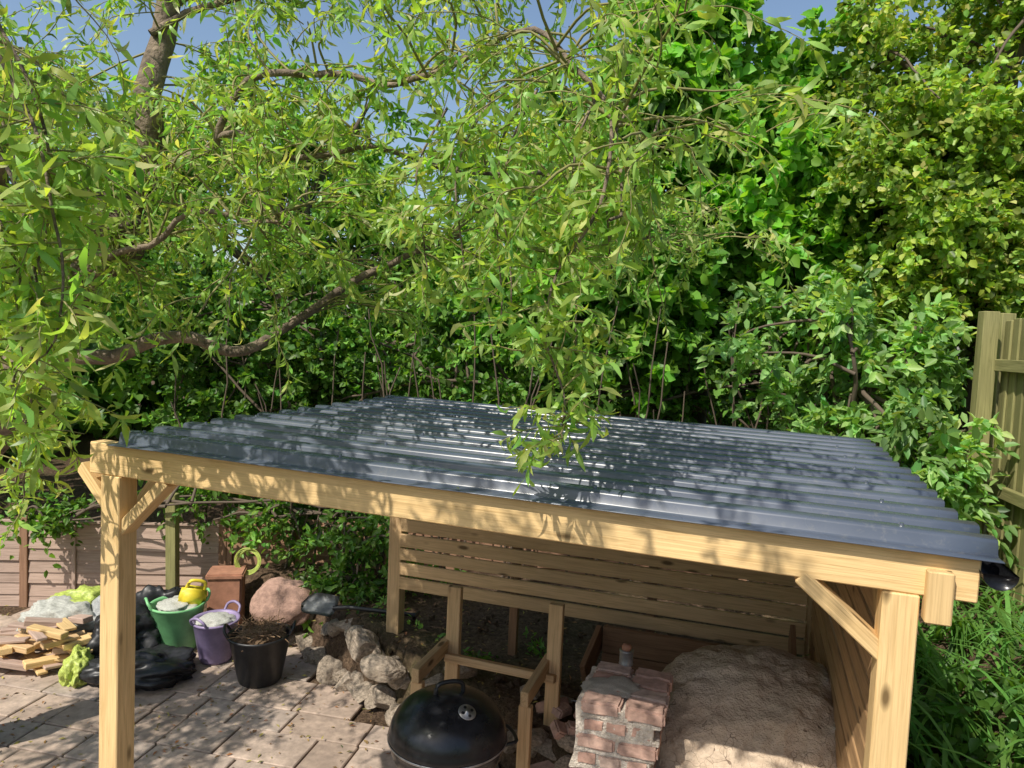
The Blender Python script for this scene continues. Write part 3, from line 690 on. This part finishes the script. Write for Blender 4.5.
def spray(line,n,lo,hi,L=(.35,.8),spread=.12,dirz=.2,**kw):
    for _ in range(n):
        k=random.uniform(lo,hi)*(len(line)-1); i=int(k); q=line[i].lerp(line[min(i+1,len(line)-1)],k-i)
        d=Vector((random.gauss(0,1),random.gauss(0,1),random.gauss(dirz,.5)))
        L2_=random.uniform(.15,.55); sec=[q,q+d.normalized()*L2_*.5+Vector((random.gauss(0,.04),random.gauss(0,.04),.05)),q+d.normalized()*L2_]
        TW.add(smoothline(sec,3,.03,n),[.007,.006,.006,.005,.005,.004,.003],5)
        for j in range(3):
            e=sec[1].lerp(sec[2],random.random())+Vector((random.gauss(0,spread),random.gauss(0,spread),random.gauss(0,spread)))*.3
            dd=d.normalized()+Vector((random.gauss(0,.6),random.gauss(0,.6),random.gauss(0,.4)))
            strand(e,dd,random.uniform(*L),**kw)
spray(trunk,62,.45,1)
spray(L1,22,.55,1,(.2,.5)); spray(L2,54,.15,.95,(.3,.65)); spray(L3,32,.25,1); spray(L6,56,.1,1,(.3,.6)); spray(L5,54,.2,1); spray(L8,48,.15,1,(.25,.6)); spray(L9,32,.2,1,(.3,.55)); spray(L10,20,.2,1); spray(L11,60,.2,1)
main=limb([(.30,2.65,3.5),(.26,2.5,3.15),(.12,2.45,2.9),(.08,2.4,2.7),(.17,2.38,2.52),(.17,2.36,2.38)],.008,.003,.03,11,6)
for k in range(66):
    i=random.randint(4,len(main)-1); strand(main[i],(random.gauss(0,1),random.gauss(0,.6),random.gauss(.2,.5)),random.uniform(.10,.26),ls=1.0,spacing=.015)
for (x,y,zb) in [(-.18,2.75,2.85),(-.05,2.7,2.75),(.0,2.6,2.65),(.22,2.6,2.65),(.36,2.8,2.95),(.5,2.9,3.1),(-.35,2.9,2.95)]:
    l=limb([(x+.05,y+.15,3.6),(x-.05,y,3.3),(x,y,zb)],.006,.003,.03,int(x*50),5)
    for k in range(18): strand(random.choice(l[3:]),(random.gauss(0,1),random.gauss(0,.7),random.gauss(.1,.5)),random.uniform(.12,.30),spacing=.017)
for (x,y,zt,zb) in [(-1.28,1.95,3.3,2.75),(-1.2,1.9,3.15,2.6),(-1.36,2.05,3.0,2.4),(-1.5,2.2,2.9,2.35),(-1.6,2.45,3.0,2.3),(-1.33,1.95,2.9,2.5),(-1.75,2.6,2.8,2.1),(-1.55,2.3,3.2,2.7),(-1.85,2.8,2.6,2.0)]:
    l=limb([(x-.2,y+.1,zt+.25),(x,y,zt),(x+.04,y,(zt+zb)/2),(x,y,zb)],.006,.003,.03,int(x*100),5)
    for k in range(18): strand(random.choice(l[4:]),(random.gauss(0,1),random.gauss(0,1),random.gauss(0,.5)),random.uniform(.12,.3),ls=1.1,spacing=.017)
T.make('trunk_and_branches',M['bark'],WL)
TW.make('twigs',M['twig'],WL)
P=np.vstack(PP);A=np.vstack(AA);S=np.concatenate(SS); n=len(P)
L=rng.uniform(.06,.10,n)*S
tn=tints(n,(.33,.51,.12),.24,.14,.05,(.60,.62,.28))
leaves('foliage',P,A,L,L*.19+.002,tn,M['wleaf'],WL,'willow',.6,(-.2,-.35,0))
print('willow leaves',n)

# ------------------------------------------------------------ strap-leaved plants (right)
n=1000; x=rng.uniform(1.6,3.1,n); y=rng.uniform(2.3,4.9,n); keep=(x>1.18+.325*(y-2.15)+.32)&(x<2.94+.2*(y-3.4)); x=x[keep];y=y[keep]; n=len(x)
cx=np.round(x/.24)*.24+rng.normal(size=n)*.03; cy=np.round(y/.24)*.24+rng.normal(size=n)*.03
V=[];F=[];TT=[]
for i in range(n):
    b0=Vector((cx[i],cy[i],gz(cx[i],cy[i])-.02)); a_=random.uniform(0,6.28); L=random.uniform(.45,.85); d=Vector((math.cos(a_)*.45,math.sin(a_)*.45-.12,1)).normalized(); p=b0; wd=random.uniform(.008,.015)
    side=Vector((-math.sin(a_),math.cos(a_),0)); base=len(V); K=7
    c=tints(1,(.14,.30,.06),.3,.1)[0]
    for k in range(K+1):
        w_=wd*(1-(k/K)**2)+.0008; V+= [p+side*w_,p-side*w_]; TT+=[c,c]
        d=(d+Vector((math.cos(a_)*.11,math.sin(a_)*.11,-.33*(k/K)-.05))).normalized(); p=p+d*L/K
    for k in range(K): F.append((base+2*k,base+2*k+1,base+2*k+3,base+2*k+2))
me=bpy.data.meshes.new('strap'); me.from_pydata([tuple(v) for v in V],[],F)
at=me.attributes.new('tint','FLOAT_COLOR','POINT'); c=np.ones((len(V),4),np.float32); c[:,:3]=np.array(TT); at.data.foreach_set('color',c.ravel())
addobj('daylily_plants',me,M['leaf'],None,None,True)
C=[(rx,ry,gz(rx,ry)+.1) for rx,ry in zip(rng.uniform(2.2,5.5,140),rng.uniform(3.0,7,140)) if rx>1.18+.325*(ry-2.15)+.5 and (rx<2.85 or ry>5.5)]
E=empty('ground_cover'); crown('foliage',E,C,8,.3,16,(.05,.09),.6,(.10,.22,.04))
C=[(rx,ry,gz(rx,ry)+.03) for rx,ry in [(-1.5,6.2),(-1.25,5.9),(-1.0,6.1),(-.8,6.3),(-1.7,6.45),(-.9,5.7),(-.2,5.0),(.3,5.1),(-3.9,6.3),(-3.5,6.45),(-1.3,6.4),(-.5,5.3)]]
E=empty('weeds'); crown('foliage',E,C,9,.14,10,(.03,.06),.45,(.14,.28,.05))
n=3000; x=rng.uniform(-4.6,1.2,n); y=rng.uniform(2.2,6.6,n); z=height(x,y); z=np.where(z<.03,.034,z+.03)
a=rng.normal(size=(n,3)); a[:,2]*=.15
tn=tints(n,(.26,.15,.06),.35,.2,.25,(.36,.31,.08)); L=rng.uniform(.015,.05,n)
leaves('leaf_litter',np.stack([x,y,z],1),a,L,L*.35,tn,M['litter'],None,'kite',2.5)
n=110; u=rng.uniform(.1,3.1,n); kk=rng.integers(0,nr,n); v_=v0+kk*pitch+rng.uniform(.005,.045,n); zz=2.17-.015*u+.012
ca,sa=math.cos(R(-18)),math.sin(R(-18)); x=-1.673+u*ca-v_*sa; y=3.075+u*sa+v_*ca
a=rng.normal(size=(n,3)); a[:,2]*=.1; L=rng.uniform(.02,.05,n)
leaves('roof_leaf_litter',np.stack([x,y,zz],1),a,L,L*.25,tints(n,(.3,.24,.08),.3,.2),M['litter'],None,'kite',2.5)
bm=bmesh.new()
for k in range(420):
    x=random.uniform(-1.4,1.9); y=random.uniform(3.9,6.0); 
    if float(height(x,y))<.3 or x>1.0+.325*(y-2.15): continue
    s=random.uniform(.008,.03); r_=bmesh.ops.create_icosphere(bm,subdivisions=1,radius=s,matrix=Matrix.Translation((x,y,gz(x,y)+.005)))
    for v in r_['verts']: v.co+=mn.noise_vector(v.co*40)*s*.5
bm_obj('soil_clods',bm,M['soil'])
